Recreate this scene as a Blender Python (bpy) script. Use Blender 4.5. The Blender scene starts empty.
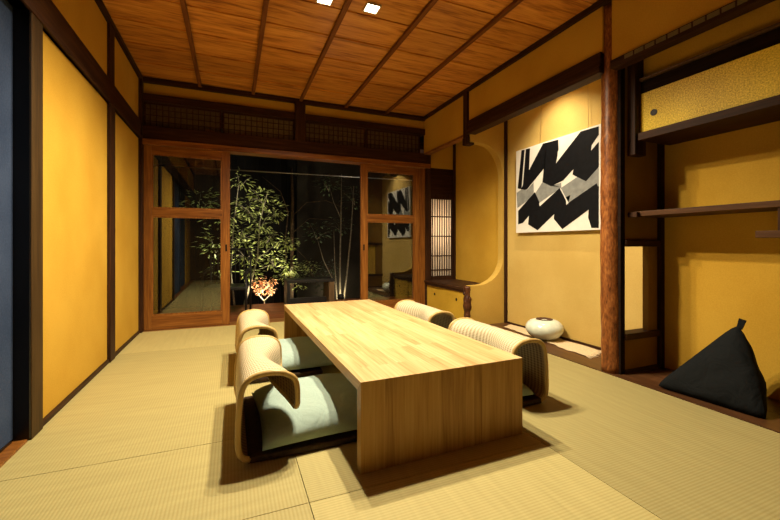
import bpy, bmesh, math, random
from mathutils import Vector, Matrix
random.seed(7)
scene = bpy.context.scene
col = scene.collection
PI = math.pi

# ------------------------------------------------------------------ dimensions
XL, XR, XB = -0.853, 2.353, 2.829          # left wall, right wall plane, back of the alcoves
YB, YN = 4.5, -1.2                         # garden side, near side
ZC = 2.55                                  # ceiling
CAMH = 0.88

# ------------------------------------------------------------------ materials
def nmat(name):
    m = bpy.data.materials.new(name); m.use_nodes = True
    nt = m.node_tree; nt.nodes.clear()
    out = nt.nodes.new('ShaderNodeOutputMaterial')
    b = nt.nodes.new('ShaderNodeBsdfPrincipled')
    nt.links.new(b.outputs[0], out.inputs[0])
    return m, nt, b, out

def N(nt, t, **kw):
    n = nt.nodes.new(t)
    for k, v in kw.items():
        if k in n.inputs.keys(): n.inputs[k].default_value = v
        else: setattr(n, k, v)
    return n

def ramp(nt, stops):
    r = nt.nodes.new('ShaderNodeValToRGB')
    els = r.color_ramp.elements
    while len(els) < len(stops): els.new(0.5)
    for e, (p, c) in zip(els, stops):
        e.position = p; e.color = (*c, 1) if len(c) == 3 else c
    return r

def coords(nt, scale=(1, 1, 1), rnd=False, kind='Object'):
    tc = nt.nodes.new('ShaderNodeTexCoord')
    v = tc.outputs[kind]
    if rnd:
        a = N(nt, 'ShaderNodeAttribute', attribute_name='rnd')
        mul = N(nt, 'ShaderNodeVectorMath', operation='SCALE'); mul.inputs[0].default_value = (7.3, 11.1, 5.7)
        nt.links.new(a.outputs['Fac'], mul.inputs['Scale'])
        add = N(nt, 'ShaderNodeVectorMath', operation='ADD')
        nt.links.new(v, add.inputs[0]); nt.links.new(mul.outputs[0], add.inputs[1]); v = add.outputs[0]
    mp = nt.nodes.new('ShaderNodeMapping'); mp.inputs['Scale'].default_value = scale
    nt.links.new(v, mp.inputs['Vector'])
    return mp.outputs[0]

def bump(nt, b, h, strength, dist=0.002):
    bp = N(nt, 'ShaderNodeBump'); bp.inputs['Strength'].default_value = strength; bp.inputs['Distance'].default_value = dist
    nt.links.new(h, bp.inputs['Height']); nt.links.new(bp.outputs[0], b.inputs['Normal'])

def tint_by_rnd(nt, colour, lo, hi):
    a = N(nt, 'ShaderNodeAttribute', attribute_name='rnd')
    mr = N(nt, 'ShaderNodeMapRange'); mr.inputs['To Min'].default_value = lo; mr.inputs['To Max'].default_value = hi
    nt.links.new(a.outputs['Fac'], mr.inputs['Value'])
    hs = N(nt, 'ShaderNodeHueSaturation')
    nt.links.new(mr.outputs[0], hs.inputs['Value']); nt.links.new(colour, hs.inputs['Color'])
    return hs.outputs[0]

def wood(name, dark, mid, light, axis='x', freq=14, rough=0.45, rnd=False, spec=0.28, streak=0.5, stretch=0.06, vary=(0.8, 1.2), bumpy=0.15):
    m, nt, b, out = nmat(name)
    s = {'x': (freq*stretch, freq, freq), 'y': (freq, freq*stretch, freq), 'z': (freq, freq, freq*stretch)}[axis]
    v = coords(nt, s, rnd)
    n1 = N(nt, 'ShaderNodeTexNoise'); n1.inputs['Scale'].default_value = 1.0; n1.inputs['Detail'].default_value = 4; n1.inputs['Distortion'].default_value = 1.2
    nt.links.new(v, n1.inputs['Vector'])
    s2 = tuple(q*5 for q in s)
    v2 = coords(nt, s2, rnd)
    n2 = N(nt, 'ShaderNodeTexNoise'); n2.inputs['Scale'].default_value = 1.0; n2.inputs['Detail'].default_value = 3
    nt.links.new(v2, n2.inputs['Vector'])
    mx = N(nt, 'ShaderNodeMix', data_type='FLOAT'); mx.inputs[0].default_value = streak
    nt.links.new(n1.outputs[0], mx.inputs[2]); nt.links.new(n2.outputs[0], mx.inputs[3])
    r = ramp(nt, [(0.33, dark), (0.5, mid), (0.66, light)])
    nt.links.new(mx.outputs[0], r.inputs[0])
    c = r.outputs[0]
    if rnd: c = tint_by_rnd(nt, c, *vary)
    nt.links.new(c, b.inputs['Base Color'])
    b.inputs['Roughness'].default_value = rough
    b.inputs['Specular IOR Level'].default_value = spec
    bump(nt, b, mx.outputs[0], bumpy)
    return m

def plaster(name, c1, c2, rough=0.9, grain=0.35, fleck=0.35):
    m, nt, b, out = nmat(name)
    v = coords(nt, (1, 1, 1))
    n1 = N(nt, 'ShaderNodeTexNoise'); n1.inputs['Scale'].default_value = 2.2; n1.inputs['Detail'].default_value = 5
    n2 = N(nt, 'ShaderNodeTexNoise'); n2.inputs['Scale'].default_value = 130; n2.inputs['Detail'].default_value = 3
    nt.links.new(v, n1.inputs['Vector']); nt.links.new(v, n2.inputs['Vector'])
    mx = N(nt, 'ShaderNodeMix', data_type='FLOAT'); mx.inputs[0].default_value = fleck
    nt.links.new(n1.outputs[0], mx.inputs[2]); nt.links.new(n2.outputs[0], mx.inputs[3])
    r = ramp(nt, [(0.38, c1), (0.62, c2)])
    nt.links.new(mx.outputs[0], r.inputs[0]); nt.links.new(r.outputs[0], b.inputs['Base Color'])
    b.inputs['Roughness'].default_value = rough; b.inputs['Specular IOR Level'].default_value = 0.15
    bump(nt, b, n2.outputs[0], grain, 0.0015)
    return m

def simple(name, c, rough=0.5, metal=0.0, noise=0.0, nscale=40, spec=0.4):
    m, nt, b, out = nmat(name)
    if noise > 0:
        v = coords(nt)
        n = N(nt, 'ShaderNodeTexNoise'); n.inputs['Scale'].default_value = nscale; n.inputs['Detail'].default_value = 4
        nt.links.new(v, n.inputs['Vector'])
        r = ramp(nt, [(0.35, tuple(q*(1-noise) for q in c)), (0.65, tuple(min(1, q*(1+noise)) for q in c))])
        nt.links.new(n.outputs[0], r.inputs[0]); nt.links.new(r.outputs[0], b.inputs['Base Color'])
        bump(nt, b, n.outputs[0], 0.2)
    else:
        b.inputs['Base Color'].default_value = (*c, 1)
    b.inputs['Roughness'].default_value = rough; b.inputs['Metallic'].default_value = metal
    b.inputs['Specular IOR Level'].default_value = spec
    return m

def fabric(name, c1, c2, scale=500, rough=0.95, wrinkle=0.5):
    m, nt, b, out = nmat(name)
    v = coords(nt)
    n1 = N(nt, 'ShaderNodeTexNoise'); n1.inputs['Scale'].default_value = scale; n1.inputs['Detail'].default_value = 2
    n2 = N(nt, 'ShaderNodeTexNoise'); n2.inputs['Scale'].default_value = 9; n2.inputs['Detail'].default_value = 3; n2.inputs['Distortion'].default_value = 0.8
    nt.links.new(v, n1.inputs['Vector']); nt.links.new(v, n2.inputs['Vector'])
    r = ramp(nt, [(0.35, c1), (0.65, c2)]); nt.links.new(n1.outputs[0], r.inputs[0])
    nt.links.new(r.outputs[0], b.inputs['Base Color'])
    b.inputs['Roughness'].default_value = rough; b.inputs['Specular IOR Level'].default_value = 0.1
    bump(nt, b, n2.outputs[0], wrinkle, 0.02)
    return m

def tatami():
    m, nt, b, out = nmat('woven_rush')
    tc = nt.nodes.new('ShaderNodeTexCoord')
    sep = nt.nodes.new('ShaderNodeSeparateXYZ'); nt.links.new(tc.outputs['Object'], sep.inputs[0])
    d = N(nt, 'ShaderNodeAttribute', attribute_name='dir')
    def pick(a, c):
        mx = N(nt, 'ShaderNodeMix', data_type='FLOAT'); nt.links.new(d.outputs['Fac'], mx.inputs[0])
        nt.links.new(a, mx.inputs[2]); nt.links.new(c, mx.inputs[3]); return mx.outputs[0]
    u = pick(sep.outputs[0], sep.outputs[1]); w = pick(sep.outputs[1], sep.outputs[0])
    def wave(src, period):
        k = N(nt, 'ShaderNodeMath', operation='MULTIPLY'); k.inputs[1].default_value = 2*PI/period; nt.links.new(src, k.inputs[0])
        s = N(nt, 'ShaderNodeMath', operation='SINE'); nt.links.new(k.outputs[0], s.inputs[0])
        r = N(nt, 'ShaderNodeMapRange'); r.inputs['From Min'].default_value = -1; nt.links.new(s.outputs[0], r.inputs['Value']); return r.outputs[0]
    rib = wave(u, 0.0125)
    cross = wave(w, 0.019)
    n = N(nt, 'ShaderNodeTexNoise'); n.inputs['Scale'].default_value = 3.5; n.inputs['Detail'].default_value = 6
    cmb = nt.nodes.new('ShaderNodeCombineXYZ'); nt.links.new(u, cmb.inputs[0]); 
    k2 = N(nt, 'ShaderNodeMath', operation='MULTIPLY'); k2.inputs[1].default_value = 9; nt.links.new(w, k2.inputs[0]); nt.links.new(k2.outputs[0], cmb.inputs[1])
    nt.links.new(cmb.outputs[0], n.inputs['Vector'])
    p = N(nt, 'ShaderNodeMath', operation='MULTIPLY'); nt.links.new(rib, p.inputs[0]); 
    cr = N(nt, 'ShaderNodeMapRange'); cr.inputs['To Min'].default_value = 0.8; nt.links.new(cross, cr.inputs['Value']); nt.links.new(cr.outputs[0], p.inputs[1])
    r = ramp(nt, [(0.0, (0.40, 0.33, 0.13)), (0.45, (0.435, 0.365, 0.155)), (1.0, (0.465, 0.398, 0.18))])
    nt.links.new(p.outputs[0], r.inputs[0])
    r2 = ramp(nt, [(0.3, (0.93, 0.92, 0.89)), (0.7, (1.05, 1.05, 1.03))]); nt.links.new(n.outputs[0], r2.inputs[0])
    mm = N(nt, 'ShaderNodeMix', data_type='RGBA', blend_type='MULTIPLY'); mm.inputs[0].default_value = 1
    nt.links.new(r.outputs[0], mm.inputs[6]); nt.links.new(r2.outputs[0], mm.inputs[7])
    c = tint_by_rnd(nt, mm.outputs[2], 0.80, 1.14)
    nt.links.new(c, b.inputs['Base Color'])
    b.inputs['Roughness'].default_value = 0.62; b.inputs['Specular IOR Level'].default_value = 0.25
    bump(nt, b, p.outputs[0], 0.16, 0.002)
    return m

def rattan(name, lo, mid, hi):
    m, nt, b, out = nmat(name)
    uv = nt.nodes.new('ShaderNodeTexCoord')
    sep = nt.nodes.new('ShaderNodeSeparateXYZ'); nt.links.new(uv.outputs['UV'], sep.inputs[0])
    def wave(src, k):
        a = N(nt, 'ShaderNodeMath', operation='MULTIPLY'); a.inputs[1].default_value = 2*PI*k; nt.links.new(src, a.inputs[0])
        s = N(nt, 'ShaderNodeMath', operation='SINE'); nt.links.new(a.outputs[0], s.inputs[0])
        r = N(nt, 'ShaderNodeMapRange'); r.inputs['From Min'].default_value = -1; nt.links.new(s.outputs[0], r.inputs['Value']); return r.outputs[0]
    a = wave(sep.outputs[0], 25); c = wave(sep.outputs[1], 60)
    fine = wave(sep.outputs[0], 75)
    p = N(nt, 'ShaderNodeMath', operation='MULTIPLY_ADD'); p.inputs[1].default_value = 0.42
    cm = N(nt, 'ShaderNodeMath', operation='MULTIPLY'); cm.inputs[1].default_value = 0.58
    q = N(nt, 'ShaderNodeMath', operation='MULTIPLY'); nt.links.new(c, q.inputs[0]); nt.links.new(fine, q.inputs[1])
    nt.links.new(q.outputs[0], cm.inputs[0])
    nt.links.new(a, p.inputs[0]); nt.links.new(cm.outputs[0], p.inputs[2])
    r = ramp(nt, [(0.02, lo), (0.3, mid), (0.75, hi)]); nt.links.new(p.outputs[0], r.inputs[0])
    nt.links.new(r.outputs[0], b.inputs['Base Color'])
    b.inputs['Roughness'].default_value = 0.5; b.inputs['Specular IOR Level'].default_value = 0.3
    bump(nt, b, p.outputs[0], 0.6, 0.004)
    return m

def glass(name, tint=(0.86, 0.9, 0.86), base=0.065):
    m, nt, b, out = nmat(name); nt.nodes.remove(b)
    t = N(nt, 'ShaderNodeBsdfTransparent'); t.inputs[0].default_value = (*tint, 1)
    g = N(nt, 'ShaderNodeBsdfGlossy'); g.inputs['Roughness'].default_value = 0.0; g.inputs[0].default_value = (1, 1, 1, 1)
    f = N(nt, 'ShaderNodeFresnel'); f.inputs[0].default_value = 1.5
    ad = N(nt, 'ShaderNodeMath', operation='ADD'); ad.inputs[1].default_value = base; ad.use_clamp = True
    nt.links.new(f.outputs[0], ad.inputs[0])
    mx = N(nt, 'ShaderNodeMixShader'); nt.links.new(ad.outputs[0], mx.inputs[0])
    nt.links.new(t.outputs[0], mx.inputs[1]); nt.links.new(g.outputs[0], mx.inputs[2]); nt.links.new(mx.outputs[0], out.inputs[0])
    return m

def emit(name, c, s):
    m, nt, b, out = nmat(name); nt.nodes.remove(b)
    e = N(nt, 'ShaderNodeEmission'); e.inputs[0].default_value = (*c, 1); e.inputs[1].default_value = s
    nt.links.new(e.outputs[0], out.inputs[0]); return m

def staves(name, axis, shades):
    """butcher-block wood: narrow staves of differing lengths running along axis"""
    m, nt, b, out = nmat(name)
    tc = nt.nodes.new('ShaderNodeTexCoord'); sep = nt.nodes.new('ShaderNodeSeparateXYZ'); nt.links.new(tc.outputs['Object'], sep.inputs[0])
    cmb = nt.nodes.new('ShaderNodeCombineXYZ')
    nt.links.new(sep.outputs[{'y': 1, 'z': 2}[axis]], cmb.inputs[0]); nt.links.new(sep.outputs[0], cmb.inputs[1])
    br = N(nt, 'ShaderNodeTexBrick')
    br.offset = 0.37; br.squash = 1.0
    br.inputs['Scale'].default_value = 1; br.inputs['Brick Width'].default_value = 0.62; br.inputs['Row Height'].default_value = 0.042
    br.inputs['Mortar Size'].default_value = 0.0006; br.inputs['Mortar Smooth'].default_value = 0.5
    br.inputs['Color1'].default_value = (0, 0, 0, 1); br.inputs['Color2'].default_value = (1, 1, 1, 1); br.inputs['Mortar'].default_value = (0.25, 0.25, 0.25, 1)
    nt.links.new(cmb.outputs[0], br.inputs['Vector'])
    s = {'y': (75, 3.0, 75), 'z': (75, 75, 3.0)}[axis]
    v = coords(nt, s)
    ofs = N(nt, 'ShaderNodeVectorMath', operation='MULTIPLY_ADD'); ofs.inputs[1].default_value = (9, 9, 9)
    nt.links.new(br.outputs[0], ofs.inputs[0]); nt.links.new(v, ofs.inputs[2])
    n = N(nt, 'ShaderNodeTexNoise'); n.inputs['Scale'].default_value = 1; n.inputs['Detail'].default_value = 5; n.inputs['Distortion'].default_value = 0.6
    nt.links.new(ofs.outputs[0], n.inputs['Vector'])
    mx = N(nt, 'ShaderNodeMix', data_type='FLOAT'); mx.inputs[0].default_value = 0.22
    nt.links.new(n.outputs[0], mx.inputs[2]); nt.links.new(br.outputs[0], mx.inputs[3])
    r = ramp(nt, shades)
    nt.links.new(mx.outputs[0], r.inputs[0]); nt.links.new(r.outputs[0], b.inputs['Base Color'])
    b.inputs['Roughness'].default_value = 0.42; b.inputs['Specular IOR Level'].default_value = 0.35
    bump(nt, b, n.outputs[0], 0.08)
    return m

M = {}
M['plaster'] = plaster('ochre_clay_plaster', (0.47, 0.262, 0.026), (0.56, 0.33, 0.041))
M['plaster_mid'] = plaster('warm_clay_plaster', (0.43, 0.262, 0.048), (0.51, 0.33, 0.07))
M['plaster_shaded'] = plaster('shaded_clay_plaster', (0.20, 0.105, 0.018), (0.25, 0.14, 0.026))  # wall plaster browned, the wing wall's shade is in the colour
M['plaster_pale'] = plaster('pale_clay_plaster', (0.46, 0.31, 0.085), (0.54, 0.375, 0.115))
M['dark'] = wood('dark_stained_wood', (0.016, 0.006, 0.003), (0.032, 0.012, 0.005), (0.06, 0.025, 0.01), 'z', 16,0.55, spec=0.14)
M['dark_y'] = wood('dark_wood_along', (0.018, 0.007, 0.003), (0.036, 0.014, 0.006), (0.065, 0.027, 0.011), 'y', 16,0.55, spec=0.14)
M['dark_x'] = wood('dark_wood_across', (0.018, 0.006, 0.003), (0.034, 0.012, 0.005), (0.062, 0.024, 0.010), 'x', 16,0.55, spec=0.14)
M['brown'] = wood('brown_post_wood', (0.06, 0.03, 0.008), (0.10, 0.052, 0.015), (0.14, 0.076, 0.024), 'z', 16, 0.5)
M['post'] = wood('umber_post_wood', (0.028, 0.014, 0.004), (0.048, 0.025, 0.007), (0.07, 0.037, 0.011), 'z', 16, 0.6, spec=0.15)
M['shelf'] = wood('brown_shelf_wood', (0.04, 0.016, 0.006), (0.075, 0.032, 0.012), (0.11, 0.052, 0.02), 'y', 16, 0.6, spec=0.15)
M['red_x'] = wood('red_cedar_across', (0.10, 0.030, 0.006), (0.21, 0.074, 0.013), (0.33, 0.135, 0.027), 'x', 16, 0.36)
M['red_z'] = wood('red_cedar_upright', (0.10, 0.030, 0.006), (0.21, 0.074, 0.013), (0.33, 0.135, 0.027), 'z', 16, 0.36)
M['ceil'] = wood('ceiling_board_wood', (0.22, 0.062, 0.010), (0.55, 0.225, 0.042), (0.68, 0.33, 0.075), 'x', 15, 0.34, rnd=True, streak=0.35, stretch=0.11, vary=(0.78, 1.15))
M['batten'] = wood('ceiling_batten_wood', (0.09, 0.03, 0.008), (0.15, 0.05, 0.014), (0.2, 0.08, 0.022), 'y', 16,0.55, spec=0.14)
M['log'] = wood('polished_log', (0.06, 0.017, 0.005), (0.21, 0.066, 0.016), (0.36, 0.14, 0.036), 'z', 22, 0.35, stretch=0.3, bumpy=0.5)
M['gnarl'] = wood('gnarled_wood', (0.025, 0.008, 0.004), (0.07, 0.022, 0.008), (0.14, 0.05, 0.016), 'z', 24, 0.45, stretch=0.3, bumpy=0.6)
M['alcove_floor'] = wood('alcove_board', (0.04, 0.016, 0.006), (0.075, 0.031, 0.012), (0.11, 0.048, 0.019), 'y', 14, 0.32)
M['tatami'] = tatami()
M['gold'] = plaster('gold_flecked_paper', (0.50, 0.31, 0.015), (1.0, 0.74, 0.07), 0.4, 0.3, 0.62)
M['gold_plain'] = plaster('mustard_paper', (0.40, 0.235, 0.02), (0.52, 0.32, 0.035), 0.7, 0.1)
M['blue'] = plaster('indigo_paper', (0.020, 0.034, 0.075), (0.048, 0.070, 0.130), 0.95, 0.3)
M['black_lacquer_and_shade'] = simple('black_lacquer_and_shade', (0.006, 0.005, 0.004), 0.3)
M['dark_dull'] = wood('dull_dark_wood', (0.006, 0.003, 0.002), (0.012, 0.005, 0.003), (0.02, 0.009, 0.004), 'y', 16, 0.8, spec=0.1)
M['iron'] = simple('dark_iron', (0.015, 0.012, 0.01), 0.4, 0.7)
M['glass'] = glass('window_glass')
def paper():
    m, nt, b, out = nmat('shoji_paper')
    b.inputs['Base Color'].default_value = (0.80, 0.70, 0.56, 1); b.inputs['Roughness'].default_value = 0.9
    tr = N(nt, 'ShaderNodeBsdfTranslucent'); tr.inputs[0].default_value = (0.85, 0.75, 0.62, 1)
    mx = N(nt, 'ShaderNodeMixShader'); mx.inputs[0].default_value = 0.5
    nt.links.new(b.outputs[0], mx.inputs[1]); nt.links.new(tr.outputs[0], mx.inputs[2]); nt.links.new(mx.outputs[0], out.inputs[0]); return m
M['paper'] = paper()
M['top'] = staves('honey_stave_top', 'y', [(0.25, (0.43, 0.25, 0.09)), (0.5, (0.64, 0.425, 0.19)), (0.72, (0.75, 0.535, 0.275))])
M['leg'] = staves('honey_stave_shaded_side', 'z', [(0.25, (0.26, 0.125, 0.026)), (0.5, (0.44, 0.24, 0.06)), (0.75, (0.54, 0.325, 0.095))])  # same wood as the top, darkened to carry the end panels' shade
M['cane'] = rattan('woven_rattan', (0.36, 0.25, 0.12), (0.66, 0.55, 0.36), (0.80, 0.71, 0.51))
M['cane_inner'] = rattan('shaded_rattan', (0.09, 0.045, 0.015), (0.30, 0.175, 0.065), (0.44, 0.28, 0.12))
M['rail'] = wood('bent_rattan_rail', (0.46, 0.29, 0.09), (0.56, 0.38, 0.14), (0.64, 0.46, 0.20), 'z', 20, 0.38)
M['seat'] = simple('brown_seat_panel', (0.045, 0.022, 0.009), 0.8, noise=0.3, nscale=60)
M['cushion'] = fabric('sage_linen', (0.32, 0.42, 0.38), (0.40, 0.51, 0.46))
M['black_cloth'] = fabric('black_canvas', (0.006, 0.007, 0.008), (0.011, 0.012, 0.013), 400, 0.85, 0.7)
M['white'] = simple('white_paint', (0.66, 0.63, 0.57), 0.8, noise=0.04, nscale=8)
M['ink'] = simple('black_paint', (0.004, 0.004, 0.005), 0.6, noise=0.3, nscale=25, spec=0.12)
M['grey'] = simple('grey_paint', (0.20, 0.205, 0.195), 0.6, noise=0.15, nscale=18)
M['ceramic'] = simple('celadon_white_glaze', (0.62, 0.66, 0.56), 0.22, noise=0.10, nscale=14, spec=0.5)
M['mouth'] = simple('bare_brown_clay', (0.06, 0.025, 0.012), 0.8)
M['runner'] = fabric('raw_linen', (0.50, 0.38, 0.22), (0.66, 0.52, 0.33), 160, 0.95, 0.5)
M['wire'] = simple('thin_wire', (0.35, 0.25, 0.1), 0.5, 0.3)
M['lens'] = emit('lamp_diffuser', (1.0, 0.86, 0.60), 14)
M['lampframe'] = simple('lamp_rim', (0.5, 0.40, 0.26), 0.5)
M['lattice'] = simple('lattice_backing', (0.085, 0.052, 0.018), 0.75, noise=0.2, nscale=30)
M['lattice_light'] = simple('lattice_backing_pale', (0.12, 0.08, 0.03), 0.75, noise=0.2, nscale=30)
M['deck'] = wood('deck_board', (0.11, 0.028, 0.009), (0.18, 0.052, 0.016), (0.24, 0.08, 0.025), 'x', 16, 0.55, rnd=True, spec=0.15)
M['soil'] = simple('dark_soil', (0.014, 0.011, 0.008), 0.95, noise=0.4, nscale=12)
M['fence'] = wood('night_fence', (0.006, 0.005, 0.004), (0.011, 0.009, 0.007), (0.018, 0.015, 0.011), 'z', 10, 0.9)
M['gwall'] = plaster('garden_plaster', (0.024, 0.020, 0.014), (0.04, 0.034, 0.025), 0.95, 0.2)
M['bark'] = simple('grey_bark', (0.20, 0.17, 0.115), 0.85, noise=0.3, nscale=30)
M['bark_dark'] = simple('brown_bark', (0.08, 0.048, 0.022), 0.9, noise=0.4, nscale=30)
M['leaf'] = simple('green_leaf', (0.36, 0.40, 0.13), 0.4, noise=0.35, nscale=9)
M['leaf_dark'] = simple('deep_green_leaf', (0.055, 0.085, 0.03), 0.45, noise=0.3, nscale=9)
M['leaf_red'] = simple('pink_leaf', (0.60, 0.30, 0.16), 0.5, noise=0.25, nscale=9)
M['chair_dark'] = simple('dark_outdoor_frame', (0.014, 0.012, 0.01), 0.5)
M['bench_wood'] = wood('bench_side_wood', (0.09, 0.05, 0.02), (0.15, 0.09, 0.04), (0.2, 0.13, 0.06), 'z', 16, 0.5)
M['steel'] = simple('pale_metal', (0.4, 0.4, 0.37), 0.35, 0.8)
M['notch'] = simple('bamboo_inlay', (0.13, 0.10, 0.04), 0.5)

# ------------------------------------------------------------------ mesh helpers
class MB:
    def __init__(self):
        self.bm = bmesh.new(); self.rl = self.bm.faces.layers.float.new('rnd'); self.dl = self.bm.faces.layers.float.new('dir')
        self.rnd = 0.0; self.dir = 0.0; self.mi = 0; self.smooth = False
    def face(self, vs):
        f = self.bm.faces.new(vs); f[self.rl] = self.rnd; f[self.dl] = self.dir; f.material_index = self.mi; f.smooth = self.smooth; return f
    def box(self, x0, x1, y0, y1, z0, z1, bev=0.0):
        vs = [self.bm.verts.new((x, y, z)) for z in (z0, z1) for y in (y0, y1) for x in (x0, x1)]
        fs = [self.face([vs[i] for i in q]) for q in ((0, 2, 3, 1), (4, 5, 7, 6), (0, 1, 5, 4), (2, 6, 7, 3), (0, 4, 6, 2), (1, 3, 7, 5))]
        if bev > 0:
            es = list({e for f in fs for e in f.edges})
            r = bmesh.ops.bevel(self.bm, geom=es, offset=bev, segments=2, affect='EDGES', profile=0.6)
            for f in r['faces']: f[self.rl] = self.rnd; f[self.dl] = self.dir; f.material_index = self.mi
        return self
    def tube(self, pts, r, seg=8, closed=False, cap=True):
        pts = [Vector(p) for p in pts]; n = len(pts)
        rs = r if isinstance(r, (list, tuple)) else [r]*n
        rings = []; prev = None
        for i, p in enumerate(pts):
            a = pts[(i-1) % n] if (closed or i > 0) else p
            b = pts[(i+1) % n] if (closed or i < n-1) else p
            t = (b-a).normalized()
            if prev is None:
                up = Vector((0, 0, 1)) if abs(t.z) < 0.9 else Vector((1, 0, 0))
                u = t.cross(up).normalized()
            else:
                u = (prev - t*prev.dot(t)).normalized()
            prev = u; w = t.cross(u)
            rings.append([self.bm.verts.new(p + (u*math.cos(2*PI*k/seg) + w*math.sin(2*PI*k/seg))*rs[i]) for k in range(seg)])
        s = self.smooth; self.smooth = True
        for i in range(n if closed else n-1):
            A, B = rings[i], rings[(i+1) % n]
            for k in range(seg): self.face([A[k], A[(k+1) % seg], B[(k+1) % seg], B[k]])
        self.smooth = False
        if cap and not closed:
            self.face(list(reversed(rings[0]))); self.face(rings[-1])
        self.smooth = s
        return self
    def prism(self, poly, axis, a, b):
        """polygon in the two other axes (order x,y,z), extruded along axis from a to b"""
        def P(q, t): return {'x': (t, q[0], q[1]), 'y': (q[0], t, q[1]), 'z': (q[0], q[1], t)}[axis]
        A = [self.bm.verts.new(P(q, a)) for q in poly]; B = [self.bm.verts.new(P(q, b)) for q in poly]
        self.face(A); self.face(list(reversed(B)))
        n = len(poly)
        for i in range(n): self.face([A[i], B[i], B[(i+1) % n], A[(i+1) % n]])
        return self
    def lathe(self, prof, c, seg=40, sx=1, sy=1):
        s = self.smooth; self.smooth = True
        rings = [[self.bm.verts.new((c[0]+r*sx*math.cos(2*PI*k/seg), c[1]+r*sy*math.sin(2*PI*k/seg), c[2]+z)) for k in range(seg)] for r, z in prof]
        for A, B in zip(rings, rings[1:]):
            for k in range(seg): self.face([A[k], A[(k+1) % seg], B[(k+1) % seg], B[k]])
        self.face(list(reversed(rings[0]))); self.face(rings[-1]); self.smooth = s
        return self
    def build(self, name, mats, parent=None, fix=True):
        if fix: bmesh.ops.recalc_face_normals(self.bm, faces=self.bm.faces)
        me = bpy.data.meshes.new(name); self.bm.to_mesh(me); self.bm.free()
        for m in (mats if isinstance(mats, (list, tuple)) else [mats]): me.materials.append(M[m])
        o = bpy.data.objects.new(name, me); col.objects.link(o)
        if parent is not None: o.parent = parent
        return o

def B(*a, bev=0.0): return MB().box(*a, bev=bev)
def struct(o): o['kind'] = 'structure'; return o
def tag(o, label, cat, group=None):
    o['label'] = label; o['category'] = cat
    if group: o['group'] = group
    return o
def thing(name, label, cat, loc=(0, 0, 0), rz=0.0, group=None):
    o = bpy.data.objects.new(name, None); o.empty_display_size = 0.1; col.objects.link(o)
    o.location = loc; o.rotation_euler = (0, 0, rz)
    return tag(o, label, cat, group)
def dup(root, loc, rz, label):
    r = root.copy(); col.objects.link(r); r.location = loc; r.rotation_euler = (0, 0, rz); r['label'] = label
    for ch in list(root.children):
        c = ch.copy(); col.objects.link(c); c.parent = r
        for g in list(ch.children):
            d = g.copy(); col.objects.link(d); d.parent = c
    return r

# ------------------------------------------------------------------ floor
mb = MB()
cols = [(-0.95, 0.243, [(-1.2, 0.4), (0.4, 1.303), (1.303, 1.858), (1.858, 3.63)], [0, 0, 0, 0]),
        (0.243, 1.27, [(-1.2, 0.4), (0.4, 1.303), (1.303, 3.63)], [0, 1, 1]),
        (1.27, XR, [(-1.2, 3.63)], [1])]
k = 0
for x0, x1, ys, ds in cols:
    for (y0, y1), d in zip(ys, ds):
        mb.rnd = [0.55, 0.6, 0.55, 0.5, 0.7, 0.98, 0.6, 0.12][k % 8]; mb.dir = d; k += 1
        mb.box(x0+0.0012, x1-0.0012, y0+0.0012, y1-0.0012, -0.05, 0.0, bev=0.0012)
for x0, x1, d in ((-0.853, 0.8, 1), (0.8, XR, 1)):
    mb.rnd = (k*0.37) % 1; mb.dir = d; k += 1
    mb.box(x0+0.0012, x1-0.0012, 3.6312, 4.468, -0.05, 0.0, bev=0.0012)
struct(mb.build('floor', 'tatami'))
struct(B(-1.0, 3.0, -1.3, 4.6, -0.12, -0.045).build('floor_underlay', 'dark'))
# alcove board floor
mb = MB()
mb.box(XR+0.002, 2.60, -1.2, 4.5, -0.045, 0.004, bev=0.002); mb.box(2.602, 2.86, -1.2, 4.5, -0.045, 0.004, bev=0.002)
struct(mb.build('floor_alcove', 'alcove_floor'))

# ------------------------------------------------------------------ ceiling
mb = MB(); pitch = 0.3665; y = 3.386 - 13*pitch; i = 0
while y < 4.55:
    y1 = min(y+pitch, 4.62)
    for (x0, x1) in ((-0.95, -0.31), (-0.31, 0.216), (0.216, 0.735), (0.735, 1.271), (1.271, 1.803), (1.803, 2.95)):
        mb.rnd = random.random()*0.5 + (i*0.61) % 0.5
        vs = [mb.bm.verts.new(p) for p in ((x0, y-0.006, ZC), (x1, y-0.006, ZC), (x1, y1, ZC+0.010), (x0, y1, ZC+0.010))]
        mb.face(vs)
        ws = [mb.bm.verts.new(p) for p in ((x0, y-0.006, ZC), (x1, y-0.006, ZC), (x1, y-0.006, ZC+0.02), (x0, y-0.006, ZC+0.02))]
        mb.face(ws)
    y = y1; i += 1
struct(mb.build('ceiling', 'ceil', fix=False))
struct(B(-1.0, 3.0, -1.3, 4.62, ZC+0.02, ZC+0.08).build('ceiling_backing', 'dark'))
tn = [0]
def trim(mbx, mat):
    tn[0] += 1
    return struct(mbx.build('trim_%d' % tn[0], mat))
for bx in (-0.31, 0.216, 0.735, 1.271, 1.803):
    trim(B(bx-0.017, bx+0.017, YN, 4.47, ZC-0.026, ZC+0.002, bev=0.004), 'batten')
# cornice round the room
trim(B(XL-0.02, XL+0.03, YN, 4.5, ZC-0.035, ZC+0.005, bev=0.003), 'dark_y')
trim(B(XR-0.03, XR+0.02, YN, 4.5, ZC-0.035, ZC+0.005, bev=0.003), 'dark_y')
trim(B(XL, XR, 4.455, 4.5, ZC-0.045, ZC+0.005, bev=0.003), 'dark_x')

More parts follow.
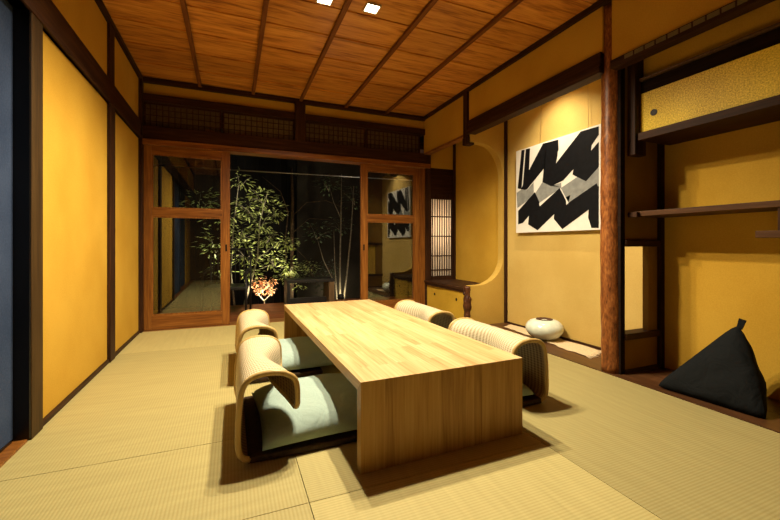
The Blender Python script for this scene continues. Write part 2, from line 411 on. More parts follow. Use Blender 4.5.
# ------------------------------------------------------------------ left wall
struct(B(XL-0.06, XL, 2.30, 4.5, 0.0, 1.93).build('wall_left', 'plaster'))
struct(B(XL-0.06, XL, YN, 4.5, 2.08, ZC).build('wall_left_upper', 'plaster'))
trim(B(XL-0.07, XL+0.020, YN, 4.5, 1.922, 2.10, bev=0.004), 'dark_y')      # long rail
trim(B(XL-0.07, XL+0.028, YN, 4.5, 1.922, 1.952, bev=0.004), 'dark_y')
trim(B(XL-0.07, XL+0.022, 2.196, 2.310, 0.0, 1.93, bev=0.003), 'post')     # post by the blue panel
trim(B(XL-0.06, XL+0.022, 3.40, 3.53, 0.0, 1.93, bev=0.004), 'dark')
trim(B(XL-0.06, XL+0.018, 3.40, 3.53, 2.09, ZC-0.02, bev=0.004), 'dark')
trim(B(XL-0.06, XL+0.03, 4.42, 4.56, 0.0, ZC, bev=0.004), 'dark')
struct(B(XL-0.01, XL+0.014, 2.303, 4.42, 0.0, 0.028, bev=0.002).build('baseboard_left', 'dark_y'))
# opening with the blue sliding panel
struct(B(-0.98, XL+0.012, YN, 2.186, -0.03, 0.012, bev=0.003).build('trim_sill_left', 'red_x'))
trim(B(-1.0, XL-0.005, YN, 2.3, 1.93, 1.99), 'dark_y')
d3 = struct(B(-0.925, -0.892, 0.99, 2.186, 0.02, 1.94).build('door_3', 'blue'))
f = MB(); f.box(-0.93, -0.834, 2.186, 2.194, 0.012, 1.922); f.box(-0.93, -0.888, 0.95, 0.992, 0.012, 1.95); f.box(-0.93, -0.888, 0.99, 2.17, 0.012, 0.024); f.box(-0.93, -0.888, 0.99, 2.17, 1.92, 1.95)  # first box: black strip laid over the post's side as its shade
f.build('frame', 'black_lacquer_and_shade', d3)
d4 = struct(B(-0.965, -0.94, -0.3, 1.0, 0.02, 1.94).build('door_4', 'blue'))
struct(B(-0.95, -0.92, YN, -0.25, 0.0, 1.95).build('wall_left_near', 'plaster'))
struct(B(-1.03, -0.99, YN, 2.36, -0.05, 2.1).build('wall_left_backing', 'dark'))

# near wall, behind the camera
struct(B(-1.0, 3.0, -1.3, YN, -0.05, 2.6).build('wall_near', 'brown'))

# ------------------------------------------------------------------ garden side wall
struct(B(XL-0.05, 2.9, 4.5, 4.56, 2.38, 2.6).build('wall_back', 'plaster'))
trim(B(XL, XR, 4.462, 4.56, 2.318, 2.394, bev=0.003), 'dark_x')
trim(B(XL, 2.42, 4.455, 4.56, 1.932, 2.07, bev=0.004), 'dark_x')
trim(B(XL, 2.42, 4.44, 4.60, 1.878, 1.934, bev=0.004), 'red_x')            # lintel with the door tracks
trim(B(0.67, 0.785, 4.44, 4.56, 2.065, ZC-0.04, bev=0.004), 'dark')
trim(B(2.36, 2.432, 4.45, 4.60, 0.0, 2.07, bev=0.004), 'dark')
trim(B(2.29, 2.36, 4.475, 4.60, 0.0, 1.88, bev=0.004), 'red_z')
trim(B(XL-0.01, XL+0.018, 4.47, 4.62, 0.0, 1.88, bev=0.003), 'red_z')
struct(B(XL, 2.42, 4.47, 4.66, -0.05, 0.004, bev=0.003).build('trim_threshold', 'red_x'))
spans = [(-0.823, -0.106, 'lattice', 'dark lattice transom panel at the left corner above the left glass door'),
         (-0.094, 0.668, 'lattice_light', 'paler lattice transom panel left of the short dark centre post'),
         (0.787, 1.538, 'lattice', 'lattice transom panel just right of the short dark centre post'),
         (1.552, 2.30, 'lattice', 'dark lattice transom panel above the right glass door')]
for x0, x1, mt, lb in spans:
    w = x1-x0
    t = thing('transom_lattice', lb, 'transom', ((x0+x1)/2, 4.52, 2.07), 0, 'lattice transom panels over the garden doors')
    B(-w/2, w/2, 0.004, 0.012, 0.0, 0.248).build('backing', mt, t)
    f = MB()
    for a, b in ((-w/2, -w/2+0.018), (w/2-0.018, w/2)): f.box(a, b, -0.012, 0.014, 0, 0.248)
    for a, b in ((0, 0.016), (0.232, 0.248)): f.box(-w/2+0.018, w/2-0.018, -0.012, 0.014, a, b)
    f.build('frame', 'dark_x', t)
    g = MB(); n = 13
    for j in range(1, n): 
        xx = -w/2 + w*j/n; g.box(xx-0.004, xx+0.004, -0.006, 0.005, 0.016, 0.232)
    for j in range(1, 4):
        zz = 0.248*j/4; g.box(-w/2+0.018, w/2-0.018, -0.004, 0.004, zz-0.003, zz+0.003)
    g.build('lattice', 'dark_x', t)

def glass_door(name, x0, x1, y, hx):
    z1 = 1.885; st = 0.078
    f = MB()
    f.box(x0, x0+st, y, y+0.036, 0.006, z1, bev=0.003); f.box(x1-st, x1, y, y+0.036, 0.006, z1, bev=0.003)
    o = struct(f.build(name, 'red_z'))
    r = MB()
    for a, b in ((0.006, 0.15), (1.165, 1.245), (1.80, z1)): r.box(x0+st, x1-st, y+0.001, y+0.035, a, b, bev=0.002)
    r.build('rail', 'red_x', o)
    bd = MB()
    for a, b in ((0.15, 1.165), (1.245, 1.80)):
        for u0, u1, v0, v1 in ((x0+st, x1-st, a, a+0.014), (x0+st, x1-st, b-0.014, b), (x0+st, x0+st+0.016, a+0.014, b-0.014), (x1-st-0.016, x1-st, a+0.014, b-0.014)):
            bd.box(u0, u1, y+0.006, y+0.03, v0, v1)
    bd.build('glazing_bead', 'red_z', o)
    for a, b in ((0.15, 1.165), (1.245, 1.80)):
        B(x0+st, x1-st, y+0.016, y+0.019, a, b).build('pane', 'glass', o)
    B(hx-0.009, hx+0.009, y-0.002, y+0.004, 0.80, 0.875, bev=0.002).build('finger_pull', 'iron', o)
    return o
glass_door('door_1', -0.835, -0.02, 4.50, -0.058)
glass_door('door_2', 1.477, 2.292, 4.505, 1.517)
f = B(-0.847, -0.825, 4.492, 4.50, 0.82, 0.86).build('trim_latch', 'brown'); struct(f)

# right end of the garden wall, inside the small alcove
struct(B(2.43, 2.9, 4.5, 4.56, 1.90, 2.40).build('wall_back_alcove', 'plaster'))
struct(B(2.43, 2.9, 4.505, 4.56, 1.505, 1.905).build('wall_back_panel', 'dark_x'))
struct(B(2.43, 2.9, 4.505, 4.56, 0.0, 0.43).build('wall_back_lower', 'plaster'))
w1 = MB()
for a, b, c, d in ((2.425, 2.46, 0.40, 1.54), (2.78, 2.83, 0.40, 1.54), (2.46, 2.78, 0.40, 0.45), (2.46, 2.78, 1.485, 1.54)): w1.box(a, b, 4.485, 4.55, c, d, bev=0.002)
w1 = struct(w1.build('window_1', 'dark'))
B(2.455, 2.785, 4.522, 4.526, 0.44, 1.49).build('paper_pane', 'paper', w1)
g = MB()
for j in range(1, 9):
    xx = 2.455 + 0.33*j/9; g.box(xx-0.0045, xx+0.0045, 4.508, 4.522, 0.45, 1.485)
for zz in (0.53, 0.72, 0.985, 1.25): g.box(2.46, 2.78, 4.505, 4.522, zz-0.007, zz+0.007)
g.build('lattice', 'dark', w1)
trim(B(2.80, 2.86, 4.47, 4.53, 0.0, 2.5, bev=0.002), 'dark')

# ------------------------------------------------------------------ right side: alcoves
struct(B(XB, 2.9, YN, 1.79, -0.05, 2.6).build('wall_right_near', 'plaster'))
struct(B(XB, 2.9, 1.79, 3.48, -0.05, 2.6).build('wall_right', 'plaster_pale'))
struct(B(XB, 2.9, 3.48, 4.56, -0.05, 2.6).build('wall_right_far', 'plaster'))
# hanging walls in the plane of the room's edge
struct(B(XR, XR+0.06, 3.53, 4.5, 2.075, ZC).build('wall_right_hanging_far', 'plaster'))
trim(B(XR-0.012, XR+0.07, 3.53, 4.47, 2.055, 2.08, bev=0.003), 'red_x')
struct(B(XR, XR+0.06, 1.86, 3.46, 2.19, ZC).build('wall_right_hanging', 'plaster'))
trim(B(XR-0.02, XR+0.07, 1.86, 3.46, 2.10, 2.20, bev=0.004), 'dark_y')
trim(B(XR-0.03, XR+0.07, 1.86, 3.46, 2.055, 2.105, bev=0.004), 'dark_y')
# short hanging post with a shaped foot
t = MB(); t.box(XR-0.025, XR+0.06, 3.455, 3.535, 2.02, ZC-0.02, bev=0.004); t.box(XR-0.032, XR+0.066, 3.449, 3.541, 1.95, 2.03, bev=0.012)
trim(t, 'dark')
# partition with the round-cornered cut-out
def cut_profile():
    x0, xe, zb, zt = XR+0.005, 2.79, 0.43, 1.975
    arc = []
    for j in range(13):      # top corner, from front edge to the right side
        a = PI/2 - PI/2*j/12; arc.append((2.50 + (xe-2.50)*math.cos(a), 1.62 + (zt-1.62)*math.sin(a)))
    for j in range(13):
        a = -PI/2*j/12; arc.append((2.45 + (xe-2.45)*math.cos(a), 0.74 + (0.74-zb)*math.sin(a)))
    return [(x0, zt)] + arc + [(x0, zb)]
cp = cut_profile()
mb = MB(); XE = XB+0.01; PA, PB = 3.437, 3.525
def q4(a, b, c, d): mb.face([mb.bm.verts.new(v) for v in (a, b, c, d)])
arc = cp                                             # front edge > round the opening > front edge
for y in (PA, PB):
    for (xa, za), (xb, zb) in zip(arc[1:-1], arc[2:-1]): q4((xa, y, za), (xb, y, zb), (XE, y, zb), (XE, y, za))
    x0 = arc[0][0]; zt, zb = arc[0][1], arc[-1][1]
    q4((x0, y, zt), (XE, y, zt), (XE, y, 2.5), (x0, y, 2.5)); q4((x0, y, 0), (XE, y, 0), (XE, y, zb), (x0, y, zb))
for (xa, za), (xb, zb) in zip(arc, arc[1:]): q4((xa, PA, za), (xb, PA, zb), (xb, PB, zb), (xa, PB, za))
x0 = arc[0][0]
q4((x0, PA, 0), (x0, PB, 0), (x0, PB, arc[-1][1]), (x0, PA, arc[-1][1])); q4((x0, PA, arc[0][1]), (x0, PB, arc[0][1]), (x0, PB, 2.5), (x0, PA, 2.5))
struct(mb.build('wall_partition', 'plaster_mid', fix=False))
trim(B(XB-0.028, XB+0.005, 3.41, 3.44, 0.0, 2.5, bev=0.002), 'dark')        # corner strip
struct(B(XB-0.012, XB, 1.83, 3.42, 0.0, 0.022).build('baseboard_alcove', 'dark_y'))

# gnarled short post under the cut-out
mb = MB(); pts = []; rs = []
for j in range(23):
    z = 0.425*j/22
    pts.append((2.345 + 0.004*math.sin(z*21), 3.475 + 0.004*math.sin(z*17+1), z)); rs.append(0.042 + 0.004*math.sin(z*31+0.6) + 0.003*math.sin(z*70))
mb.tube(pts, rs, 14)
for z, a in ((0.34, 2.7), (0.26, 3.6), (0.2, 2.2), (0.11, 4.0), (0.29, 5.0)):
    p = Vector((2.345, 3.475, z)); dd = Vector((math.cos(a), math.sin(a), 0.15))
    mb.tube([p+dd*0.02, p+dd*0.042, p+dd*0.05], [0.022, 0.017, 0.006], 8)
tag(mb.build('gnarled_post', 'gnarl'), 'short knotty dark wooden post at the end of the low mustard cabinet', 'post')

# low cabinet in the small alcove
c = thing('low_cabinet', 'low cabinet with mustard sliding doors and dark top under the paper window', 'cabinet', (XR, 4.02, 0))
B(-0.012, 0.47, -0.49, 0.47, 0.375, 0.402, bev=0.003).build('top_board', 'dark_y', c)
f = MB(); f.box(0.0, 0.02, -0.47, 0.468, 0.345, 0.375); f.box(0.0, 0.02, -0.47, 0.468, 0.004, 0.03); f.box(0.0, 0.022, 0.44, 0.468, 0.03, 0.345)
f.box(0.45, 0.47, -0.47, 0.468, 0.004, 0.37)
f.build('carcass', 'dark_y', c)
for a, b, xx, h in ((-0.46, -0.005, 0.012, -0.295), (-0.02, 0.44, 0.022, 0.228)):
    d = B(xx, xx+0.009, a, b, 0.03, 0.345).build('door', 'gold_plain', c)
    mb = MB(); mb.tube([(xx-0.003, h, 0.247), (xx+0.002, h, 0.247)], 0.017, 12); o = mb.build('finger_pull', 'iron', d); 
    
# log pillar
mb = MB(); pts = []; rs = []
for j in range(60):
    z = 0.002 + (ZC-0.03)*j/59; tt = j/59
    pts.append((2.427 - 0.004*math.sin(z*2.1), 1.842 + 0.010*tt + 0.004*math.sin(z*1.7), z)); rs.append(0.067 - 0.003*tt + 0.0012*math.sin(z*17) + 0.001*math.sin(z*41))
mb.tube(pts, rs, 28)
tag(mb.build('log_pillar', 'log'), 'polished reddish brown log pillar standing between the two alcoves', 'pillar')

# wing wall behind the log, with an opening low down
PY0, PY1 = 1.77, 1.81
mb = MB()
mb.box(2.445, XB, PY0, PY1, 0.87, 2.55); mb.box(2.445, XB, PY0, PY1, 0.0, 0.26); mb.box(2.69, XB, PY0, PY1, 0.26, 0.87)
struct(mb.build('wall_wing', 'plaster_shaded'))
trim(B(2.405, 2.447, PY0-0.004, PY1+0.004, 0.0, 2.5), 'dark_dull')
trim(B(2.44, XB, PY0-0.02, PY1+0.02, 0.862, 0.905, bev=0.003), 'dark_x')
trim(B(2.44, XB, PY0-0.02, PY1+0.03, 0.232, 0.275, bev=0.003), 'dark_x')
trim(B(2.44, XB, PY0-0.012, PY1+0.012, 0.0, 0.03, bev=0.003), 'dark_x')
trim(B(XB-0.045, XB, PY0-0.025, PY0, 0.0, 2.5, bev=0.003), 'dark')
# hanging wall and inlaid rail over the right alcove
struct(B(XR, XR+0.05, YN, 1.79, 2.09, ZC).build('wall_right_hanging_near', 'plaster'))
trim(B(XR-0.018, XR+0.06, YN, 1.79, 2.05, 2.105, bev=0.003), 'dark_y')
mb = MB(); yy = 1.66
while yy > 0.2:
    mb.box(XR-0.021, XR-0.016, yy-0.028, yy+0.028, 2.072, 2.098, bev=0.001); yy -= 0.066
trim(mb, 'notch')
trim(B(2.515, 2.57, YN, PY0, 1.968, 1.985, bev=0.002), 'brown')
struct(B(2.56, 2.60, YN, PY0, 1.97, ZC).build('wall_right_inner', 'plaster'))
# hanging strut
trim(B(2.475, 2.585, 1.715, PY0, 1.475, 2.5, bev=0.004), 'dark')

# overhead cabinet
c = thing('overhead_cabinet', 'long overhead cabinet with gold flecked sliding doors above the wall shelves', 'cabinet', (2.525, 0.35, 1.568))
B(-0.03, 0.30, -1.50, 1.362, 0.0, 0.05, bev=0.003).build('bottom_board', 'dark_y', c)
B(0.01, 0.30, -1.50, 1.40, 0.313, 0.40, bev=0.003).build('top_board', 'dark_dull', c)
B(0.27, 0.30, -1.50, 1.41, 0.05, 0.313).build('back_panel', 'dark_y', c)
for a, b, xx, h in ((0.05, 1.36, 0.0, 1.275), (-1.3, 0.07, 0.016, -1.2)):
    d = B(xx, xx+0.012, a, b, 0.05, 0.313).build('door', 'gold', c)
    mb = MB(); mb.tube([(xx-0.004, h, 0.165), (xx+0.002, h, 0.165)], 0.021, 18); mb.build('finger_pull', 'iron', d)
# shelves
t = thing('upper_wall_shelf', 'long dark wooden shelf running from the wing wall under the gold cabinet', 'shelf', (2.505, 1.765, 1.065))
B(0.0, 0.32, -0.78, -0.005, 0.0, 0.033, bev=0.003).build('board', 'shelf', t)
B(-0.03, 0.0, -0.06, 0.0, -0.006, 0.028).build('end_block', 'dark', t)
t = thing('lower_wall_shelf', 'short lower shelf at the right edge hung from the long shelf by a strut', 'shelf', (2.505, 1.08, 0.912))
B(0.0, 0.32, -1.2, 0.02, 0.0, 0.036, bev=0.003).build('board', 'shelf', t)
B(0.01, 0.04, -0.095, -0.065, 0.036, 0.153).build('strut', 'dark', t)

# ------------------------------------------------------------------ painting
PW = [(-0.505, 0.505), (0.0, 0.866)]
GREYS = [[(3.212, 1.421), (3.147, 1.444), (3.061, 1.43), (2.967, 1.498), (2.963, 1.364), (3.2, 1.258)], [(2.963, 1.364), (2.842, 1.488), (2.741, 1.429), (2.62, 1.442), (2.62, 1.397), (2.877, 1.288), (2.912, 1.286)], [(2.626, 1.393), (2.41, 1.48), (2.234, 1.503), (2.234, 1.338), (2.383, 1.314), (2.539, 1.249), (2.518, 1.319), (2.568, 1.3)]]
INKS = [[(3.139, 1.855), (3.092, 1.852), (3.139, 1.452), (3.196, 1.465)], [(3.076, 1.852), (3.015, 1.848), (3.03, 1.612), (3.08, 1.433), (3.123, 1.444)], [(2.842, 1.853), (2.654, 1.844), (2.651, 1.744), (3.061, 1.436), (3.147, 1.447), (3.061, 1.59)], [(2.801, 1.85), (2.654, 1.844), (2.664, 1.697), (2.692, 1.59), (2.741, 1.426), (2.849, 1.481), (2.815, 1.652)], [(2.849, 1.481), (2.741, 1.426), (2.599, 1.458), (2.41, 1.596), (2.234, 1.778), (2.234, 1.848), (2.41, 1.852), (2.661, 1.647)], [(2.438, 1.743), (2.291, 1.775), (2.317, 1.6), (2.356, 1.414), (2.495, 1.494), (2.472, 1.609)], [(2.495, 1.494), (2.356, 1.414), (2.234, 1.513), (2.234, 1.721), (2.304, 1.665)], [(3.188, 1.229), (2.949, 1.397), (2.884, 1.283), (3.119, 1.098), (3.188, 1.087)], [(2.949, 1.397), (2.895, 1.297), (2.877, 1.204), (2.912, 1.015), (3.042, 1.08), (3.03, 1.189)], [(3.03, 1.161), (2.912, 1.015), (2.568, 1.252), (2.639, 1.395)], [(2.639, 1.395), (2.568, 1.276), (2.559, 1.19), (2.599, 1.015), (2.708, 1.115), (2.692, 1.239)], [(2.708, 1.115), (2.608, 1.015), (2.33, 1.171), (2.234, 1.337), (2.253, 1.382), (2.539, 1.249)], [(2.33, 1.171), (2.234, 1.36), (2.234, 1.012), (2.304, 1.016), (2.335, 1.103)]]
pt = thing('abstract_painting', 'square canvas of black and grey zigzag strokes on white in the lit alcove', 'painting', (XB-0.045, 2.71, 0.997))
mb = MB(); mb.box(0.0, 0.035, -0.512, 0.512, 0, 0.866, bev=0.002)
for li, polys in enumerate((GREYS, INKS)):
    mb.mi = 2 if li == 0 else 1
    for j, p in enumerate(polys):
        xx = -0.0006 - 0.0004*li - 0.00003*j
        mb.face([mb.bm.verts.new((xx, q[0]-2.71, q[1]-0.997)) for q in p])
bmesh.ops.triangulate(mb.bm, faces=[f for f in mb.bm.faces if len(f.verts) > 4])
mb.build('canvas', ['white', 'ink', 'grey'], pt)
for yy, dy in ((0.20, 0.03), (-0.36, -0.02)):
    MB().tube([(0.022, yy, 0.86), (0.03, yy-dy, 1.5)], 0.0016, 5).build('hanging_wire', 'wire', pt)

# vase on its cloth
VX, VY = 2.655, 2.695
mb = MB()
prof = [(0.065, 0.0), (0.098, 0.008), (0.136, 0.035), (0.159, 0.070), (0.165, 0.097), (0.160, 0.122), (0.143, 0.147), (0.120, 0.164), (0.088, 0.174), (0.072, 0.176), (0.068, 0.170)]
v = thing('oval_vase', 'flattened pale celadon vase with a dark mouth on the alcove floor', 'vase', (VX, VY, 0.012))
mb.lathe(prof, (0, 0, 0), 48); mb.build('body', 'ceramic', v)
MB().lathe([(0.060, 0.166), (0.073, 0.1745), (0.073, 0.179), (0.067, 0.1815), (0.055, 0.1755), (0.02, 0.168)], (0, 0, 0), 32).build('mouth', 'mouth', v)

mb = MB(); n, m = 40, 8; rows = []
mb.smooth = True
for i in range(n+1):
    tt = i/n; y = 2.13 + 1.12*tt; xa = 2.535 + 0.12*tt; xb = 2.785 + 0.02*tt
    row = []
    for j in range(m+1):
        u = j/m
        ex = 0.008*math.sin(tt*23+u*3) + 0.006*math.sin(tt*61); ey = 0.02*math.sin(u*17)*(1 if i == 0 else 0) + 0.08*u
        row.append(mb.bm.verts.new((xa+(xb-xa)*u + (ex if j in (0,) else 0), y+ey, 0.0075 + 0.0025*math.sin(tt*19+u*5)*math.sin(u*7+1))))
    rows.append(row)
for i in range(n):
    for j in range(m): mb.face([rows[i][j], rows[i][j+1], rows[i+1][j+1], rows[i+1][j]])
rn = thing('linen_runner', 'wrinkled pale linen runner with frayed end lying under the vase', 'cloth', (0, 0, 0))
mb.build('cloth', 'runner', rn)
mb = MB()
for q in range(26):
    u = q/25; x = 2.538 + 0.245*u; y = 2.13 + 0.08*u; a = random.uniform(-0.5, 0.5); L = random.uniform(0.02, 0.05)
    mb.tube([(x, y+0.012, 0.008), (x+0.3*L*a, y-0.4*L, 0.007), (x+L*a, y-L, 0.006)], 0.0022, 5)
mb.build('fringe', 'runner', rn)

# ------------------------------------------------------------------ table
TX0, TX1, TY0, TY1, TH = 0.455, 1.250, 1.402, 3.44, 0.352
cx, cy, hx, hy = 0.832, 2.409, 0.396, 1.018
t = thing('low_table', 'long low honey coloured stave wood table with two solid end panels', 'table', (cx, cy, 0), 0.017)
TT = 0.042
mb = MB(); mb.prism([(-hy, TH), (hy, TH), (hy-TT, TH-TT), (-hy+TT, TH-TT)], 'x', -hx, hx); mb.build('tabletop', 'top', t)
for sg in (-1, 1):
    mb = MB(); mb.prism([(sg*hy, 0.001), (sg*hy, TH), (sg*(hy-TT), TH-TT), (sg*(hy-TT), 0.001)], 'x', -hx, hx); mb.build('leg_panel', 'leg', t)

# ------------------------------------------------------------------ rattan floor chairs
def cat(pts, t):
    n = len(pts)-1; x = min(max(t, 0), 0.99999)*n; i = int(x); f = x-i
    p = [pts[max(0, min(n, i+k))] for k in (-1, 0, 1, 2)]
    return tuple(0.5*((2*p[1][c]) + (-p[0][c]+p[2][c])*f + (2*p[0][c]-5*p[1][c]+4*p[2][c]-p[3][c])*f*f + (-p[0][c]+3*p[1][c]-3*p[2][c]+p[3][c])*f**3) for c in (0, 1))
ENDP = [(0.045, 0.016), (0.012, 0.034), (0.0, 0.075), (0.0, 0.15), (0.006, 0.24), (0.022, 0.315), (0.065, 0.348), (0.138, 0.354), (0.20, 0.335), (0.228, 0.28), (0.232, 0.182)]
MIDP = [(0.045, 0.016), (0.012, 0.034), (0.0, 0.075), (0.0, 0.15), (0.004, 0.23), (0.016, 0.305), (0.046, 0.342), (0.092, 0.350), (0.128, 0.331), (0.144, 0.288), (0.148, 0.235)]
HW = 0.322
def sheet(s, v):
    a = abs(v); b = a*a*(3-2*a); b = b**0.9
    e = cat(ENDP, s); m = cat(MIDP, s)
    d, z = e[0]*b+m[0]*(1-b), e[1]*b+m[1]*(1-b)
    if s > 0.8 and a > 0.86: z += 0.035*((a-0.86)/0.14)**2*((s-0.8)/0.2)
    return Vector((d, v*HW, z))
def make_chair(label):
    root = thing('rattan_floor_chair', label, 'chair', (0, 0, 0), 0, 'legless rattan chairs round the low table')
    mb = MB(); mb.smooth = True; S, V = 44, 30
    uvl = mb.bm.loops.layers.uv.new('UVMap')
    g = [[mb.bm.verts.new(sheet(i/S, -1+2*j/V)) for j in range(V+1)] for i in range(S+1)]
    for i in range(S):
        for j in range(V):
            f = mb.face([g[i][j], g[i][j+1], g[i+1][j+1], g[i+1][j]])
            for l, (a, b) in zip(f.loops, ((i, j), (i, j+1), (i+1, j+1), (i+1, j))): l[uvl].uv = (b/V, a/S)
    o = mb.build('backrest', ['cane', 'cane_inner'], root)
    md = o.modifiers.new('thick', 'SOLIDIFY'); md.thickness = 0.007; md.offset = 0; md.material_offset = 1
    # bent rail: runner, back, over the top, along the flap and down again
    path = [sheet(i/30, -1) for i in range(0, 31)]
    path += [sheet(1, -1+2*j/30) for j in range(1, 30)]
    path += [sheet(i/30, 1) for i in range(30, -1, -1)]
    mb = MB(); mb.tube(path, 0.0118, 10); mb.build('frame', 'rail', root)
    B(0.035, 0.53, -HW-0.008, HW+0.008, 0.003, 0.030, bev=0.009).build('seat', 'seat', root)
    return root
ch = make_chair('legless rattan chair nearest the camera on the left side of the table')
ch.location = (0.022, 1.945, 0)
dup(ch, (0.035, 2.87, 0), 0, 'legless rattan chair on the left side of the table nearer the garden')
dup(ch, (1.615, 1.945, 0), PI, 'legless rattan chair nearest the camera on the right side of the table')
dup(ch, (1.608, 2.87, 0), PI, 'legless rattan chair on the right side of the table nearer the garden')

def make_cushion(label):
    mb = MB(); mb.smooth = True; n = 26; ax, ay, hz = 0.31, 0.325, 0.10
    def P(i, j, s):
        u, v = -1+2*i/n, -1+2*j/n
        f = max(0.0, (1-abs(u)**3.2))*max(0.0, (1-abs(v)**3.2))
        pin = 1 - 0.055*(1-abs(u)**2)*abs(v)**3 ; pin2 = 1 - 0.055*(1-abs(v)**2)*abs(u)**3
        wr = 0.004*math.sin(9*u+4*v)*math.sin(7*v-2*u)*f**0.5
        return Vector((u*ax*pin2, v*ay*pin, s*(hz*f**0.5) + wr*(s > 0)))
    T = [[mb.bm.verts.new(P(i, j, 1)) for j in range(n+1)] for i in range(n+1)]
    Bt = [[T[i][j] if i in (0, n) or j in (0, n) else mb.bm.verts.new(P(i, j, -1)*1.0) for j in range(n+1)] for i in range(n+1)]
    for i in range(n):
        for j in range(n):
            mb.face([T[i][j], T[i+1][j], T[i+1][j+1], T[i][j+1]])
            mb.face([Bt[i][j], Bt[i][j+1], Bt[i+1][j+1], Bt[i+1][j]])
    for v in mb.bm.verts: v.co.z = v.co.z*(1.0 if v.co.z > 0 else 0.22)
    return tag(mb.build('floor_cushion', 'cushion'), label, 'cushion', 'sage cushions on the rattan chairs')
cu = make_cushion('plump sage green cushion on the near left rattan chair')
cu.location = (0.415, 1.93, 0.054); cu.rotation_euler.z = 0.02
for loc, lb in (((0.425, 2.87, 0.054), 'sage green cushion on the rattan chair at the far left of the table'),
                ((1.235, 1.945, 0.054), 'sage green cushion on the near right rattan chair, mostly behind the table'),
                ((1.228, 2.87, 0.054), 'sage green cushion on the far right rattan chair, behind the table')):
    q = cu.copy(); col.objects.link(q); q.location = loc; q['label'] = lb

# ------------------------------------------------------------------ black beanbag
A, P1, P2, P3 = Vector((2.605, 1.215, 0.445)), Vector((2.405, 1.545, 0.006)), Vector((2.445, 1.025, 0.006)), Vector((2.81, 1.215, 0.006))
root = thing('beanbag', 'black pyramid beanbag with a strap loop leaning by the right alcove wall', 'beanbag', (2.54, 1.25, 0.005))
cen = (A+P1+P2+P3)/4; org = Vector((2.54, 1.25, 0.005))
mb = MB(); mb.smooth = True; n = 14
for tri in ((A, P1, P2), (A, P2, P3), (A, P3, P1), (P1, P3, P2)):
    nor = (tri[1]-tri[0]).cross(tri[2]-tri[0]).normalized()
    if nor.dot((tri[0]+tri[1]+tri[2])/3 - cen) < 0: nor = -nor
    base = abs(nor.z) > 0.9
    vs = {}
    for i in range(n+1):
        for j in range(n+1-i):
            b1, b2 = i/n, j/n; b0 = 1-b1-b2
            bul = max(0.0, 27*b0*b1*b2)**0.6*0.035
            p = tri[0]*b0+tri[1]*b1+tri[2]*b2
            q = p + nor*(0 if base else bul)
            if not base and bul > 0: q += nor*0.005*math.sin(30*p.z+20*p.y)*bul/0.035
            # round the long seams slightly
            mx = max(b0, b1, b2)
            if mx > 0.9: q = q.lerp(cen, (mx-0.9)*0.6)
            vs[i, j] = mb.bm.verts.new(q-org)
    for i in range(n):
        for j in range(n-i):
            mb.face([vs[i, j], vs[i+1, j], vs[i, j+1]])
            if j < n-i-1: mb.face([vs[i+1, j], vs[i+1, j+1], vs[i, j+1]])
bmesh.ops.remove_doubles(mb.bm, verts=mb.bm.verts, dist=0.0008)
for v in mb.bm.verts: v.co.z = max(v.co.z, 0.0)
mb.build('bag', 'black_cloth', root)
mb = MB(); a = A-org
mb.prism([(a.y-0.014, a.z-0.04), (a.y+0.012, a.z-0.045), (a.y-0.002, a.z+0.022), (a.y-0.034, a.z+0.014)], 'x', a.x-0.004, a.x+0.004)
mb.build('strap_loop', 'black_cloth', root)

# ------------------------------------------------------------------ downlights
for (dx, dy), lb in (((0.915, 2.54), 'square recessed downlight right of the ceiling batten, fully in view'),
                     ((0.586, 2.57), 'square recessed downlight cut by the top edge of the picture'),
                     ((0.905, 2.21), 'square recessed downlight nearest the camera, right of the ceiling batten'),
                     ((0.575, 2.24), 'square recessed downlight nearest the camera, left of the ceiling batten')):
    t = thing('downlight', lb, 'ceiling light', (dx, dy, ZC-0.001), 0, 'square ceiling downlights')
    f = MB()
    for a in ((-0.052, 0.052, -0.052, -0.045), (-0.052, 0.052, 0.045, 0.052), (-0.052, -0.045, -0.045, 0.045), (0.045, 0.052, -0.045, 0.045)): f.box(*a, -0.006, 0.012)
    f.build('frame', 'lampframe', t)
    B(-0.045, 0.045, -0.045, 0.045, -0.002, 0.004).build('diffuser', 'lens', t)

# ------------------------------------------------------------------ garden
struct(B(-6, 8, 4.6, 11, -0.5, -0.36).build('ground_garden', 'soil'))
mb = MB(); y = 4.665; i = 0
while y < 6.05:
    mb.rnd = (i*0.618) % 1; mb.box(-2.4, 3.6, y, y+0.115, -0.06, -0.03, bev=0.003); y += 0.12; i += 1
struct(mb.build('floor_deck', 'deck'))
struct(B(-2.4, 3.6, 6.03, 6.06, -0.36, -0.03).build('trim_deck_edge', 'deck'))
mb = MB(); x = -5.0
while x < 7: mb.box(x, x+0.14, 8.3, 8.33, -0.36, 3.6); x += 0.145
struct(mb.build('wall_garden_fence', 'fence'))
struct(B(1.2, 6.9, 7.75, 7.85, -0.36, 2.6).build('wall_garden_low', 'gwall'))
for x0, x1, nm in ((-5.1, -5.0, 'wall_garden_left'), (7.0, 7.1, 'wall_garden_right')): struct(B(x0, x1, 4.6, 8.33, -0.36, 3.6).build(nm, 'fence'))
